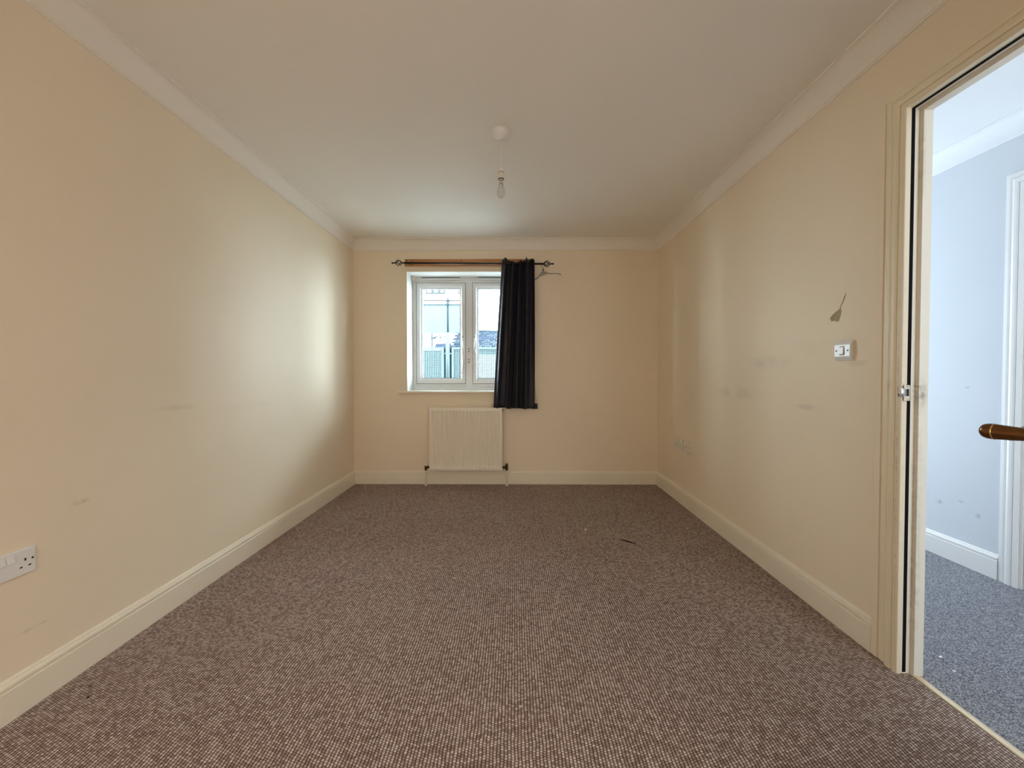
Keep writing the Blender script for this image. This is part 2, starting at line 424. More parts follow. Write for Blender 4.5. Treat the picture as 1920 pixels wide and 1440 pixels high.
# coving: profile (projection from wall, height), closed
def cove(pj=0.072, dr=0.100):
    p = [(0, H-dr), (0.007, H-dr), (0.009, H-dr+0.006), (0.012, H-dr+0.006)]
    for i in range(1, 12):
        t = i/12*math.pi/2
        p.append((0.012 + (pj-0.020)*(1-math.cos(t)), H-dr+0.006 + (dr-0.014)*math.sin(t)))
    p += [(pj-0.008, H-0.008), (pj-0.001, H-0.008), (pj, H-0.002), (pj, H+0.002), (0, H+0.002)]
    return p
cp = cove()
def mould(name, prof, f, a, b, mat, label, cat='moulding'):
    return tag(MB().ext(prof, lambda u, v: f(a, u, v), lambda u, v: f(b, u, v)).build(name, mat), label, cat, kind='structure')
mould('trim_1', cp, lambda t, u, v: (XL+u, t, v), YB, D, M['coving'], 'white coving along the left wall')
mould('trim_2', cp, lambda t, u, v: (t, D-u, v), XL, XR, M['coving'], 'white coving above the window wall')
mould('trim_3', cp, lambda t, u, v: (XR-u, t, v), YB, D, M['coving'], 'white coving along the doorway wall')
mould('trim_4', cp, lambda t, u, v: (XH1-u, t, v), YB, D, M['hall_ceiling'], 'white coving along the hallway wall')
mould('trim_5', cp, lambda t, u, v: (t, YB+u, v), XL, XR, M['coving'], 'white coving behind the viewer')

# skirting profile (projection, height)
sk = [(0, 0), (0.018, 0), (0.018, 0.099), (0.0165, 0.101), (0.011, 0.1015), (0.011, 0.1045), (0.0155, 0.106), (0.0160, 0.112), (0.0145, 0.117),
      (0.0105, 0.1195), (0.0075, 0.1205), (0.0070, 0.124), (0.005, 0.128), (0.001, 0.1305), (0, 0.1305)]
mould('baseboard_left', sk, lambda t, u, v: (XL+u, t, v), YB, D, M['gloss'], 'cream skirting board along the left wall', 'skirting')
mould('baseboard_back', sk, lambda t, u, v: (t, D-u, v), XL, XR, M['gloss'], 'cream skirting board under the window', 'skirting')
mould('baseboard_right', sk, lambda t, u, v: (XR-u, t, v), 1.4975, D, M['gloss'], 'cream skirting board along the doorway wall', 'skirting')
mould('baseboard_front', sk, lambda t, u, v: (t, YB+u, v), XL, XR, M['gloss'], 'cream skirting board behind the viewer', 'skirting')
mould('baseboard_hallway', sk, lambda t, u, v: (XH1-u, t, v), 2.036, D, M['gloss_white'], 'white skirting board along the hallway wall', 'skirting')

# ------------------------------------------------------------------ doorway in the right wall (door_1)
d1 = thing('door_1', (XR, DY0, 0), 'open doorway to the hallway with cream frame and worn paint', 'door', kind='structure')
# lining: jambs and head
XA = XR+0.0003
B(XA, XH0+0.002, DY1, DY1+0.026, 0, DZ+0.026).build('jamb', M['jamb'], d1, 0.0015)
B(XA, XH0+0.002, DY0-0.026, DY0, 0, DZ+0.026).build('jamb', M['jamb'], d1, 0.0015)
B(XA, XH0+0.002, DY0, DY1, DZ, DZ+0.026).build('frame_head', M['jamb'], d1, 0.0015)
# black seal strips
tag_seal = []
for (a) in [(1.4090, 1.4210, DY1-0.0012, DY1+0.001, 0.006, DZ)]:
    o = B(*a).build('draught_seal', M['rubber'], d1, 0.001); o['label'] = 'black draught seal strip running up the far jamb'
o = B(1.4090, 1.4210, DY0, DY1-0.0012, DZ-0.0012, DZ+0.001).build('draught_seal', M['rubber'], d1, 0.001)
o['label'] = 'black draught seal strip along the frame head'
# door stops: step proud of the lining
B(1.4370, XH0+0.002, DY1-0.014, DY1+0.001, 0, DZ-0.014).build('door_stop', M['jamb'], d1, 0.0015)
B(1.4370, XH0+0.002, DY0-0.001, DY0+0.014, 0, DZ-0.014).build('door_stop', M['jamb'], d1, 0.0015)
B(1.4370, XH0+0.002, DY0-0.001, DY1+0.001, DZ-0.014, DZ+0.001).build('door_stop', M['jamb'], d1, 0.0015)
# architrave profile: (distance out from opening, thickness proud of wall)
def arp(w=0.079):
    return [(0.0, 0), (0.0, 0.0165), (0.0015, 0.0185), (0.019, 0.0195), (0.0205, 0.0185), (0.0212, 0.0145), (0.0228, 0.0145), (0.0240, 0.019), (0.030, 0.0215),
            (0.040, 0.0215), (0.048, 0.019), (0.0515, 0.0165), (0.0522, 0.012), (0.054, 0.012), (0.056, 0.0145), (0.064, 0.0150), (0.072, 0.0140), (w-0.002, 0.0135), (w, 0.0130), (w, 0)]
ap = arp()
aw = 0.079
def arch_set(parent, xw, sgn, y0, y1, zt, mat, near=True):
    """mitred architrave round an opening; xw = wall face, sgn = direction out of wall"""
    # far upright
    MB().ext(ap, lambda u, v: (xw+sgn*v, y1+u, 0.0), lambda u, v: (xw+sgn*v, y1+u, zt+u)).build('architrave', mat, parent)
    if near:
        MB().ext(ap, lambda u, v: (xw+sgn*v, y0-u, 0.0), lambda u, v: (xw+sgn*v, y0-u, zt+u)).build('architrave', mat, parent)
    MB().ext(ap, lambda u, v: (xw+sgn*v, y0-u, zt+u), lambda u, v: (xw+sgn*v, y1+u, zt+u)).build('architrave', mat, parent)
arch_set(d1, XR, -1, DY0, DY1, DZ+0.002, M['architrave'])
arch_set(d1, XH0, 1, DY0-0.006, DY1+0.006, DZ+0.008, M['gloss_white'])
# flat filler strip beside the architrave
o = B(XR-0.0175, XR, DY1+aw+0.0005, 1.4965, 0, 2.10).build('filler_strip', M['wall'], d1, 0.001)
o['label'] = 'flat cream filler strip between architrave and skirting'
# striker plate with curved lip
sp_ = MB()
sp_.box(1.394, 1.4155, DY1-0.0052, DY1-0.0022, 0.993, 1.050)
pl = sp_.build('strike_plate', M['nickel'], d1, 0.0012)
lip = MB()
rows = []
for i in range(9):
    t = i/8
    x = 1.397 - 0.021*t; y = DY1-0.0040 - 0.003*math.sin(t*3) + 0.004*t*t
    rows.append([(x, y, 1.009), (x, y, 1.038)])
lip.grid(rows)
lo = lip.build('strike_lip', M['chrome'], pl)
sol = lo.modifiers.new('solid', 'SOLIDIFY'); sol.thickness = 0.0025
B(1.4015, 1.4110, DY1-0.0058, DY1-0.0045, 1.010, 1.036).build('latch_hole', M['hole'], pl)
for z in (1.000, 1.046):
    MB().lathe([(0, 0.0018), (0.0035, 0.0012), (0.0045, 0)], (1.4065, DY1-0.0052, z), (0, -1, 0), 14).build('screw', M['nickel'], pl)

# door leaf swung open beyond the right edge of the view, brass lever on it
th = math.radians(104.0)
hp = Vector((1.390, 0.620, 0)); dd = Vector((-math.sin(th), math.cos(th), 0)); nn = Vector((math.cos(th), math.sin(th), 0))
def LD(a, n, z): return tuple(hp + dd*a + nn*n + Vector((0, 0, z)))
def lbox(mb, a0, a1, n0, n1, z0, z1):
    vs = [LD(a, n, z) for z in (z0, z1) for n in (n0, n1) for a in (a0, a1)]
    return mb.add(vs, [(0,2,3,1), (4,5,7,6), (0,1,5,4), (2,6,7,3), (0,4,6,2), (1,3,7,5)])
leaf = lbox(MB(), 0.003, 0.753, 0.0, 0.040, 0.012, 2.015).build('door_leaf', M['gloss_white'], d1, 0.002)
for (a0, a1, z0, z1) in [(0.10, 0.34, 0.25, 0.85), (0.41, 0.65, 0.25, 0.85), (0.10, 0.34, 1.15, 1.88), (0.41, 0.65, 1.15, 1.88)]:
    for n0, n1 in ((0.0395, 0.045), (-0.005, 0.0005)):
        lbox(MB(), a0, a1, n0, n1, z0, z1).build('door_panel', M['gloss_white'], leaf, 0.004)
hz = 1.007; SPD = 0.694
hnd = MB()
hnd.lathe([(0.0, 0.010), (0.020, 0.009), (0.026, 0.005), (0.027, 0.0)], LD(SPD, 0.040, hz), nn, 28)
# neck from the rose to the elbow, then the lever sweeping to the hinge side
pts, rs = [], []
for n_, r_ in [(0.040, 0.0105), (0.050, 0.0085), (0.070, 0.0086), (0.085, 0.0094), (0.100, 0.0106), (0.1070, 0.0112), (0.1085, 0.0114), (0.1125, 0.0113), (0.1160, 0.0108), (0.1190, 0.0095), (0.1212, 0.0074), (0.1225, 0.0050), (0.1231, 0.0025), (0.1233, 0.0004)]:
    pts.append(LD(SPD, n_, hz)); rs.append(r_)
hnd.tube(pts, rs, 24)
pts, rs = [], []
for i in range(15):
    t = i/14
    a = SPD - 0.125*t; n_ = 0.108 - 0.010*math.sin(t*math.pi*0.5)
    z = hz - 0.006*math.sin(min(1, t*1.6)*math.pi) + 0.012*t*t
    pts.append(LD(a, n_, z)); rs.append(0.0080 + 0.0015*math.sin(t*math.pi))
rs[-1] = 0.004
hnd.tube(pts, rs, 20)
ho = hnd.build('door_handle', M['brass'], leaf); ho['label'] = 'antique brass lever handle projecting into view'
MB().torus(LD(SPD, 0.1080, hz), nn, 0.0108, 0.0009, 28, 8).build('handle_ring', M['brass_bright'], leaf)
# hinges on the near jamb
for z in (0.25, 1.05, 1.80):
    MB().tube([(1.386, DY0, z-0.04), (1.386, DY0, z+0.04)], 0.005, 12).build('hinge', M['brass_bright'], d1)
# threshold strip
tp = [(-0.019, 0), (-0.019, 0.001), (-0.014, 0.0035), (-0.004, 0.0050), (0.004, 0.0050), (0.014, 0.0035), (0.019, 0.001), (0.019, 0)]
tp = [(a*0.72, b) for a, b in tp]
ts = MB().ext(tp, lambda u, v: (1.447+u, DY0, v), lambda u, v: (1.447+u, DY1-0.001, v)).build('threshold_strip', M['gold_strip'])
tag(ts, 'thin gold metal threshold strip between brown and grey carpets', 'threshold strip')

# ------------------------------------------------------------------ door_2 in the hallway wall
d2 = thing('door_2', (XH1, 1.60, 0), 'white hallway door with moulded white architrave', 'door', kind='structure')
y1 = 1.954; y0 = 1.19
ap2 = ap
arch_set(d2, XH1, -1, y0, y1, 2.035, M['gloss_white'])
B(XH1-0.0105, XH1+0.01, y1-0.014, y1, 0, 2.035).build('jamb', M['gloss_white'], d2, 0.0015)
B(XH1-0.0105, XH1+0.01, y0, y0+0.014, 0, 2.035).build('jamb', M['gloss_white'], d2, 0.0015)
B(XH1-0.0105, XH1+0.01, y0, y1, 2.021, 2.035).build('frame_head', M['gloss_white'], d2, 0.0015)
lf = B(XH1-0.006, XH1+0.001, y0+0.017, y1-0.017, 0.008, 2.018).build('door_leaf', M['gloss_white'], d2, 0.001)
for (a, b_, z0, z1) in [(y0+0.11, y0+0.33, 0.22, 0.85), (y0+0.42, y0+0.64, 0.22, 0.85), (y0+0.11, y0+0.33, 1.0, 1.88), (y0+0.42, y0+0.64, 1.0, 1.88)]:
    B(XH1-0.010, XH1-0.005, a, b_, z0, z1).build('door_panel', M['gloss_white'], lf, 0.002)

# ------------------------------------------------------------------ window_1
w1 = thing('window_1', (-0.475, 4.02, WZ0), 'white two-casement window in a deep white reveal', 'window', kind='structure')
YF = D + 0.22
# painted reveal skins (sides, head) and sill board
rv = MB()
rv.box(WX0-0.001, WX0+0.004, D+0.0005, D+0.29, WZ0, WZ1).box(WX1-0.004, WX1+0.001, D+0.0005, D+0.29, WZ0, WZ1).box(WX0+0.004, WX1-0.004, D+0.0005, D+0.29, WZ1-0.004, WZ1+0.001)
rv.build('reveal', M['reveal'], w1)
B(WX0-0.083, WX1+0.083, D-0.028, D-0.0003, WZ0-0.021, WZ0).build('sill_board', M['gloss'], w1, 0.004, 3)
B(WX0, WX1, D-0.001, YF+0.05, WZ0-0.021, WZ0).build('sill_board', M['reveal'], w1)
def rect_frame(mb, x0, x1, z0, z1, wd, y0, y1, wtop=None, wbot=None):
    wt = wtop or wd; wb_ = wbot or wd
    mb.box(x0, x1, y0, y1, z1-wt, z1).box(x0, x1, y0, y1, z0, z0+wb_)
    mb.box(x0, x0+wd, y0, y1, z0+wb_, z1-wt).box(x1-wd, x1, y0, y1, z0+wb_, z1-wt)
    return mb
fx0, fx1, fz0, fz1 = WX0+0.004, WX1-0.004, WZ0, WZ1-0.004
def miter_frame(mb, x0, x1, z0, z1, prof):
    """mitred rectangular frame; prof: (inset from outer edge, y) closed"""
    c = [(x0, z0, 1, 1), (x1, z0, -1, 1), (x1, z1, -1, -1), (x0, z1, 1, -1)]
    n = len(prof); vs = []
    for (x, z, sx, sz) in c:
        for (u, y) in prof: vs.append((x+sx*u, y, z+sz*u))
    fs = []
    for i in range(4):
        j = (i+1) % 4
        for k in range(n):
            l = (k+1) % n
            fs.append((i*n+k, i*n+l, j*n+l, j*n+k))
    return mb.add(vs, fs)
of = miter_frame(MB(), fx0, fx1, fz0, fz1, [(0, YF), (0.030, YF), (0.036, YF+0.006), (0.072, YF+0.006), (0.072, YF+0.065), (0, YF+0.065)])
of.box(-0.510, -0.440, YF+0.0005, YF+0.064, fz0+0.03, fz1-0.03)
ofr = of.build('outer_frame', M['upvc'], w1, 0.0015)
# gaskets, sashes, beads, panes
for (cx0, cx1, side) in ((-1.022, -0.513, 0), (-0.437, 0.072, 1)):
    z0, z1 = 0.988, 2.035
    g = rect_frame(MB(), cx0-0.003, cx1+0.003, z0-0.003, z1+0.003, 0.006, YF-0.002, YF+0.004)
    sash = miter_frame(MB(), cx0, cx1, z0, z1, [(0, YF-0.001), (0.004, YF-0.012), (0.036, YF-0.012), (0.042, YF-0.004), (0.056, YF+0.004), (0.058, YF+0.012), (0.058, YF+0.05), (0, YF+0.05)])
    so = sash.build('casement', M['upvc'], w1)
    g.build('gasket', M['gasket'], so)
    rect_frame(MB(), cx0+0.0565, cx1-0.0565, z0+0.0565, z1-0.0565, 0.004, YF+0.009, YF+0.013).build('glazing_gasket', M['gasket'], so)
    B(cx0+0.054, cx1-0.054, YF+0.020, YF+0.024, z0+0.054, z1-0.054).build('pane', M['glass'], so)
    # espagnolette handle near the mullion
    hx = -0.535 if side == 0 else -0.412
    h = MB()
    h.box(hx-0.010, hx+0.010, YF-0.022, YF-0.011, 1.44, 1.53)
    h.lathe([(0.0, 0.030), (0.009, 0.029), (0.010, 0.010), (0.011, 0.0)], (hx, YF-0.022, 1.49), (0, -1, 0), 16)
    dx = 0.004 if side == 0 else -0.006
    h.tube([(hx, YF-0.044, 1.495), (hx, YF-0.050, 1.475), (hx+dx, YF-0.052, 1.42), (hx+dx*2, YF-0.050, 1.365), (hx+dx*2, YF-0.046, 1.352)], [0.009, 0.0085, 0.0075, 0.006, 0.003], 12)
    h.build('window_handle', M['upvc'], so, 0.0015)
    MB().lathe([(0, 0.0390), (0.0060, 0.0385), (0.0065, 0.030)], (hx, YF-0.022, 1.468), (0, -1, 0), 12).build('handle_lock', M['hole'], so)
# casement stay and pegs
st = MB(); st.tube([(-0.534, YF-0.020, 1.285), (-0.541, YF-0.022, 1.12)], 0.006, 8).box(-0.556, -0.515, YF-0.022, YF-0.010, 1.095, 1.106)
st.build('casement_stay', M['upvc'], w1)
hk = MB(); hk.tube([(-0.430, YF-0.012, 1.30), (-0.428, YF-0.026, 1.335), (-0.420, YF-0.030, 1.355), (-0.410, YF-0.026, 1.335), (-0.404, YF-0.012, 1.29)], 0.005, 8)
hk.build('restrictor_loop', M['upvc'], w1)
for z in (1.335, 1.225):
    k = B(-0.488, -0.470, YF-0.008, YF+0.001, z-0.030, z+0.030).build('keep_plate', M['upvc'], w1, 0.002)
    for dz in (0.014, -0.012):
        MB().lathe([(0, 0.0015), (0.0055, 0.001), (0.006, 0)], (-0.478, YF-0.008, z+dz), (0, -1, 0), 12).build('screw_hole', M['hole'], k)
# trickle vents on the frame head
for (a, b_) in ((-0.965, -0.565), (-0.385, 0.015)):
    v = B(a, b_, YF-0.020, YF+0.001, fz1-0.030, fz1-0.008).build('trickle_vent', M['upvc'], w1, 0.003)
    B(a+0.004, b_-0.004, YF-0.022, YF-0.012, fz1-0.012, fz1-0.004).build('vent_slot', M['gasket'], v)
# white blind bracket left of the head
bb = MB(); bb.box(WX0+0.012, WX0+0.034, YF-0.060, YF-0.022, WZ1-0.050, WZ1-0.005).box(WX0+0.006, WX0+0.050, YF-0.060, YF-0.030, WZ1-0.009, WZ1-0.004)
tag(bb.build('blind_bracket', M['plastic_old'], None, 0.002), 'small blind bracket in the top left corner of the window reveal', 'bracket')

# ------------------------------------------------------------------ curtain board, pole, curtain
bd = thing('curtain_board', (-0.44, D, 2.178), 'varnished wooden batten fixed above the window behind the curtain pole', 'board')
B(-1.078, 0.186, D-0.020, D-0.0003, 2.146, 2.212).build('batten', M['wood'], bd, 0.0015)
for (x, z) in ((-1.055, 2.196), (-1.006, 2.196), (-1.006, 2.157), (-0.515, 2.197), (0.10, 2.197)):
    MB().lathe([(0, 0.0018), (0.004, 0.001), (0.005, 0)], (x, D-0.020, z), (0, -1, 0), 12).build('screw_head', M['dark_scrap'], bd)

RY = D - 0.085
pole = thing('curtain_pole', (-0.40, RY, 2.152), 'thin black iron curtain pole with twisted cage finials', 'curtain pole')
def rz(x): return 2.1565 - 0.0085*(x+1.07)
MB().tube([(-1.072, RY, rz(-1.072)), (-0.35, RY, rz(-0.35)-0.001), (0.262, RY, rz(0.262))], 0.0085, 14).build('rod', M['iron'], pole)
for sx, x0 in ((-1, -1.072), (1, 0.262)):
    z = rz(x0)
    f = MB()
    f.lathe([(0.0085, 0), (0.0105, 0.003), (0.0105, 0.010), (0.006, 0.014), (0.008, 0.018)], (x0, RY, z), (sx, 0, 0), 16)
    L_, R_ = 0.060, 0.024
    for k in range(4):
        pts = []
        for i in range(15):
            t = i/14; r = R_*math.sin(math.pi*t)**0.8 + 0.004; a = k*math.pi/2 + t*math.pi*0.9
            pts.append((x0+sx*(0.016+L_*t), RY + r*math.cos(a), z + r*math.sin(a)))
        f.tube(pts, 0.0036, 8)
    f.lathe([(0.008, 0.074), (0.0085, 0.078), (0.006, 0.084), (0.0055, 0.098), (0.0085, 0.102), (0.0085, 0.108), (0.004, 0.113), (0, 0.114)], (x0, RY, z), (sx, 0, 0), 16)
    f.build('finial', M['iron'], pole)
for x in (-1.035, 0.165):
    b_ = MB(); b_.tube([(x, D-0.020, rz(x)+0.015), (x, RY, rz(x))], 0.005, 10)
    b_.lathe([(0.0, 0.005), (0.010, 0.004), (0.011, 0)], (x, D-0.020, rz(x)+0.015), (0, -1, 0), 16)
    b_.torus((x, RY, rz(x)), (1, 0, 0), 0.0105, 0.003, 16, 8)
    b_.build('pole_bracket', M['iron'], pole)
MB().tube([(-1.078, RY, rz(-1.07)), (-1.070, RY, rz(-1.07))], 0.0105, 12).build('end_ring', M['chrome'], pole)

ct = thing('curtain', (0.0, RY, 0.76), 'dark charcoal curtain bunched at the right of the window', 'curtain')
NX, NZ = 130, 60
def curt(u, t):
    """u across 0..1, t down 0..1"""
    # edges narrow at top, flared at bottom left
    xl = -0.118 - 0.088*(t**0.85); xr = 0.182 + 0.004*math.sin(t*3)
    top = 2.182
    # header: sagging section between the first fold and the right bunch
    hd = 0.022*math.exp(-((u-0.10)/0.10)**2) - 0.022*math.exp(-((u-0.40)/0.16)**2) + 0.026*math.exp(-((u-0.76)/0.05)**2) + 0.024*math.exp(-((u-0.93)/0.05)**2) - 0.008*math.exp(-((u-0.84)/0.03)**2)
    bot = 0.762 - 0.012*u - 0.004*math.sin(u*19)
    zt = top + hd
    z = zt + (bot-zt)*t
    # folds: unequal widths
    w_ = u + 0.018*math.sin(u*9+1.0) + 0.012*t*math.sin(u*5)
    ph = w_*2*math.pi*4.3
    amp = 0.034*(1-0.15*t)
    y = amp*math.cos(ph) + 0.006*math.cos(ph*2.3+t*2) + 0.004*math.sin(ph*0.5+t*5)
    # left edge: broad flat gentle panel curling back toward window
    e = math.exp(-(u/0.16)**2)
    y = y*(1-0.7*e) + e*(0.015 + 0.008*math.sin(t*9))
    x = xl + (xr-xl)*u + 0.010*math.sin(ph+0.6)*(1-e) 
    return x, y, z
rows = []
for i in range(NZ+1):
    t = i/NZ; r = []
    for j in range(NX+1):
        x, y, z = curt(j/NX, t)
        r.append((x, RY-0.002+y, z))
    rows.append(r)
cu = MB().grid(rows).build('curtain_panel', M['curtain'], ct)
so_ = cu.modifiers.new('solid', 'SOLIDIFY'); so_.thickness = 0.003
# lining peeping out on the right lower edge
rows = []
for i in range(31):
    t = i/30; z = 1.32 - t*(1.32-0.795); r = []
    for j in range(9):
        u = j/8
        r.append((0.165 + u*(0.012 + 0.040*t**1.3), RY+0.030 + 0.004*math.sin(u*4), z))
    rows.append(r)
ln = MB().grid(rows).build('curtain_lining', M['lining'], ct); ln['label'] = 'cream lining showing behind the right edge'
s2 = ln.modifiers.new('solid', 'SOLIDIFY'); s2.thickness = 0.002
hm = MB().grid([[(0.165 + u/6*0.056, RY+0.029 + 0.003*math.sin(u), z) for u in range(7)] for z in (0.802, 0.785, 0.765, 0.750)]).build('curtain_hem', M['curtain'], ct)
s3 = hm.modifiers.new('solid', 'SOLIDIFY'); s3.thickness = 0.006
for k, x in enumerate((-0.095, -0.03, 0.035, 0.09, 0.15)):
    MB().torus((x, RY-0.002, rz(x)), (1, 0.5 if k % 2 else -0.5, 0), 0.019, 0.003, 20, 8).build('eyelet', M['iron'], ct)

# clothes hanger hooked on the pole's end, beside the curtain
hg = thing('clothes_hanger', (0.278, D-0.06, 2.105), 'grey plastic clothes hanger hanging tilted beside the curtain', 'hanger')
cx, cy, cz = 0.283, D-0.020, 2.088
body = MB()
body.tube([(cx-0.115, cy, 1.990), (cx-0.085, cy, 2.008), (cx-0.060, cy, 2.026), (cx-0.035, cy, 2.055), (cx-0.018, cy, 2.078), (cx, cy, 2.086), (cx+0.024, cy, 2.080), (cx+0.050, cy, 2.071), (cx+0.085, cy, 2.069), (cx+0.135, cy, 2.069), (cx+0.155, cy, 2.066), (cx+0.168, cy, 2.056)],
          [0.0045, 0.0045, 0.005, 0.0055, 0.006, 0.007, 0.007, 0.0055, 0.004, 0.0038, 0.0045, 0.0045], 10)
# web plate under the neck
pf = [(cx-0.030, 2.055), (cx-0.016, 2.080), (cx, 2.088), (cx+0.024, 2.082), (cx+0.045, 2.070), (cx+0.020, 2.062), (cx-0.010, 2.052), (cx-0.034, 2.044)]
body.ext(pf, lambda u, v: (u, cy-0.0025, v), lambda u, v: (u, cy+0.0025, v))
body.build('hanger_body', M['hanger'], hg)
hook = MB()
hook.tube([(cx-0.004, cy, 2.084), (cx-0.005, cy, 2.100), (cx-0.004, cy-0.004, 2.115), (0.256, RY+0.022, 2.135), (0.252, RY+0.018, 2.152), (0.250, RY+0.004, 2.164), (0.250, RY-0.010, 2.160), (0.251, RY-0.014, 2.148)], 0.0018, 8)
hook.lathe([(0, -0.006), (0.006, -0.005), (0.0075, 0), (0.006, 0.006), (0, 0.008)], (cx-0.005, cy, 2.104), (0, 0, 1), 14)
hook.build('hook', M['iron'], hg)

# ------------------------------------------------------------------ radiator
rd = thing('radiator', (-0.475, D, 0.15), 'cream ribbed panel radiator on the wall below the window', 'radiator')
rx0, rx1, rz0, rz1 = -0.828, -0.119, 0.150, 0.762
yf = D - 0.092
NF = 20
fx = []
mar = 0.022
pit = (rx1-rx0-2*mar)/NF
xs = [rx0, rx0+0.003, rx0+0.007, rx0+mar-0.004]
tag_x = [0, 0, 0, 0]
for i in range(NF):
    a = rx0+mar+i*pit
    for (f_, d_) in ((0.16, 0), (0.24, 0.5), (0.32, 1), (0.60, 1), (0.68, 0.5), (0.76, 0)):
        xs.append(a+f_*pit); tag_x.append(d_)
xs += [rx1-mar+0.004, rx1-0.007, rx1-0.003, rx1]; tag_x += [0]*4
zs = [rz0, rz0+0.003, rz0+0.007, rz0+0.034, rz0+0.040, rz0+0.046, rz0+0.054, rz1-0.050, rz1-0.042, rz1-0.036, rz1-0.030, rz1-0.007, rz1-0.003, rz1]
fz = [0, 0, 0, 0, 0.25, 0.8, 1, 1, 0.8, 0.25, 0, 0, 0, 0]
rows = []
for i, z in enumerate(zs):
    r = []
    for j, x in enumerate(xs):
        ed = min(x-rx0, rx1-x, z-rz0, rz1-z)
        y = yf + 0.012*tag_x[j]*fz[i] + (0.006*(1-ed/0.007)**2 if ed < 0.007 else 0)
        r.append((x, y, z))
    rows.append(r)
fp = MB().grid(rows, smooth=True)
fpo = fp.build('front_panel', M['radiator'], rd)
bk = MB().box(rx0+0.002, rx1-0.002, yf+0.0135, yf+0.018, rz0+0.002, rz1-0.002)
bk.build('back_panel', M['radiator'], rd)
sd = MB().box(rx0, rx0+0.003, yf+0.004, D-0.032, rz0+0.02, rz1-0.004); sd.build('side_panel', M['radiator'], rd, 0.001)
sd = MB().box(rx1-0.003, rx1, yf+0.004, D-0.032, rz0+0.02, rz1-0.004); sd.build('side_panel', M['radiator'], rd, 0.001)
gr = rect_frame(MB(), 0, 1, 0, 1, .1, 0, 1) if False else MB()
n_ = 46
for i in range(n_):
    x = rx0+0.01+(rx1-rx0-0.02)*i/(n_-1)
    gr.box(x-0.0025, x+0.0025, yf+0.012, D-0.036, rz1-0.006, rz1-0.002)
gr.box(rx0, rx1, yf+0.006, yf+0.012, rz1-0.010, rz1).box(rx0, rx1, D-0.038, D-0.032, rz1-0.010, rz1)
gr.build('top_grille', M['radiator'], rd, kind='stuff')
fn_ = MB().box(rx0+0.03, rx1-0.03, yf+0.02, D-0.034, rz0+0.03, rz1-0.012); fn_.build('convector', M['radiator'], rd)
for x in (rx0+0.12, rx1-0.12):
    B(x-0.015, x+0.015, D-0.036, D-0.0003, rz0+0.05, rz1-0.05).build('wall_bracket', M['radiator'], rd)
B(rx1-0.001, rx1+0.006, D-0.070, D-0.040, rz1-0.040, rz1-0.018).build('bleed_plug', M['valve'], rd, 0.002)
yv = D-0.060
for side, xv in ((-1, -0.868), (1, -0.078)):
    v = MB()
    xe = rx0 if side < 0 else rx1
    zc = 0.178
    v.tube([(xe, yv, zc), (xv, yv, zc)], 0.009, 14)
    v.lathe([(0.0, -0.030), (0.010, -0.030), (0.011, -0.020), (0.0125, -0.016), (0.0125, 0.012), (0.010, 0.018), (0.0, 0.018)], (xv, yv, zc), (0, 0, 1), 18)
    xm = xe + (xv-xe)*0.45
    v.lathe([(0.009, -0.006), (0.0135, -0.006), (0.0135, 0.006), (0.009, 0.006)], (xm, yv, zc), (1, 0, 0), 6)
    vo = v.build('valve', M['valve'], rd)
    if side < 0:
        c = MB().lathe([(0.0105, 0.014), (0.0115, 0.020), (0.0115, 0.044), (0.009, 0.052), (0, 0.053)], (xv, yv, zc), (0, 0, 1), 18)
        c.build('valve_cap', M['plastic_old'], rd)
    else:
        c = MB().lathe([(0.0120, 0.012), (0.0135, 0.015), (0.0135, 0.034), (0.010, 0.038), (0, 0.038)], (xv, yv, zc), (0, 0, 1), 18)
        c.build('valve_cap', M['valve'], rd)
    MB().tube([(xv, yv, zc-0.028), (xv, yv, 0.0)], 0.0075, 14).build('pipe', M['pipe'], rd)
    MB().lathe([(0.0075, 0.010), (0.013, 0.006), (0.014, 0.0)], (xv, yv, 0.0), (0, 0, 1), 16).build('pipe_collar', M['plastic'], rd)

# ------------------------------------------------------------------ pendant light
px, py = -0.075, 2.104
pd = thing('pendant_light', (px, py, H), 'white ceiling rose with cord and bare clear bulb', 'pendant light')
MB().lathe([(0.0470, 0), (0.0475, -0.006), (0.0465, -0.009), (0.0455, -0.0095), (0.0455, -0.016), (0.042, -0.024), (0.034, -0.031), (0.022, -0.036), (0.010, -0.038), (0.008, -0.042), (0.0065, -0.043), (0.004, -0.043)], (px, py, H), (0, 0, 1), 40).build('ceiling_rose', M['plastic'], pd)
MB().tube([(px, py, H-0.040), (px+0.001, py, H-0.14), (px+0.001, py, 2.210)], 0.0026, 12).build('cord', M['plastic'], pd)
hd_ = MB().lathe([(0.0035, 0.198), (0.009, 0.194), (0.0115, 0.186), (0.0125, 0.170), (0.0140, 0.168)], (px+0.001, py, 2.013), (0, 0, 1), 28)
hd_.build('holder_cap', M['plastic'], pd)
MB().lathe([(0.0140, 0.168), (0.0150, 0.167), (0.0150, 0.150), (0.0145, 0.148), (0.0145, 0.146), (0.0150, 0.144), (0.0150, 0.130), (0.0130, 0.128), (0.0, 0.128)], (px+0.001, py, 2.013), (0, 0, 1), 28).build('lamp_holder', M['plastic_old'], pd)
MB().lathe([(0.0146, 0.1675), (0.0156, 0.167), (0.0156, 0.1655), (0.0150, 0.165)], (px+0.001, py, 2.013), (0, 0, 1), 28).build('holder_seam', M['valve'], pd)
MB().torus((px+0.001, py, 2.013+0.131), (0, 0, 1), 0.0145, 0.0024, 28, 8).build('holder_ring', M['hole'], pd)
MB().lathe([(0.0, 0.127), (0.0110, 0.127), (0.0112, 0.108), (0.0105, 0.104)], (px+0.001, py, 2.013), (0, 0, 1), 24).build('bulb_cap', M['chrome'], pd)
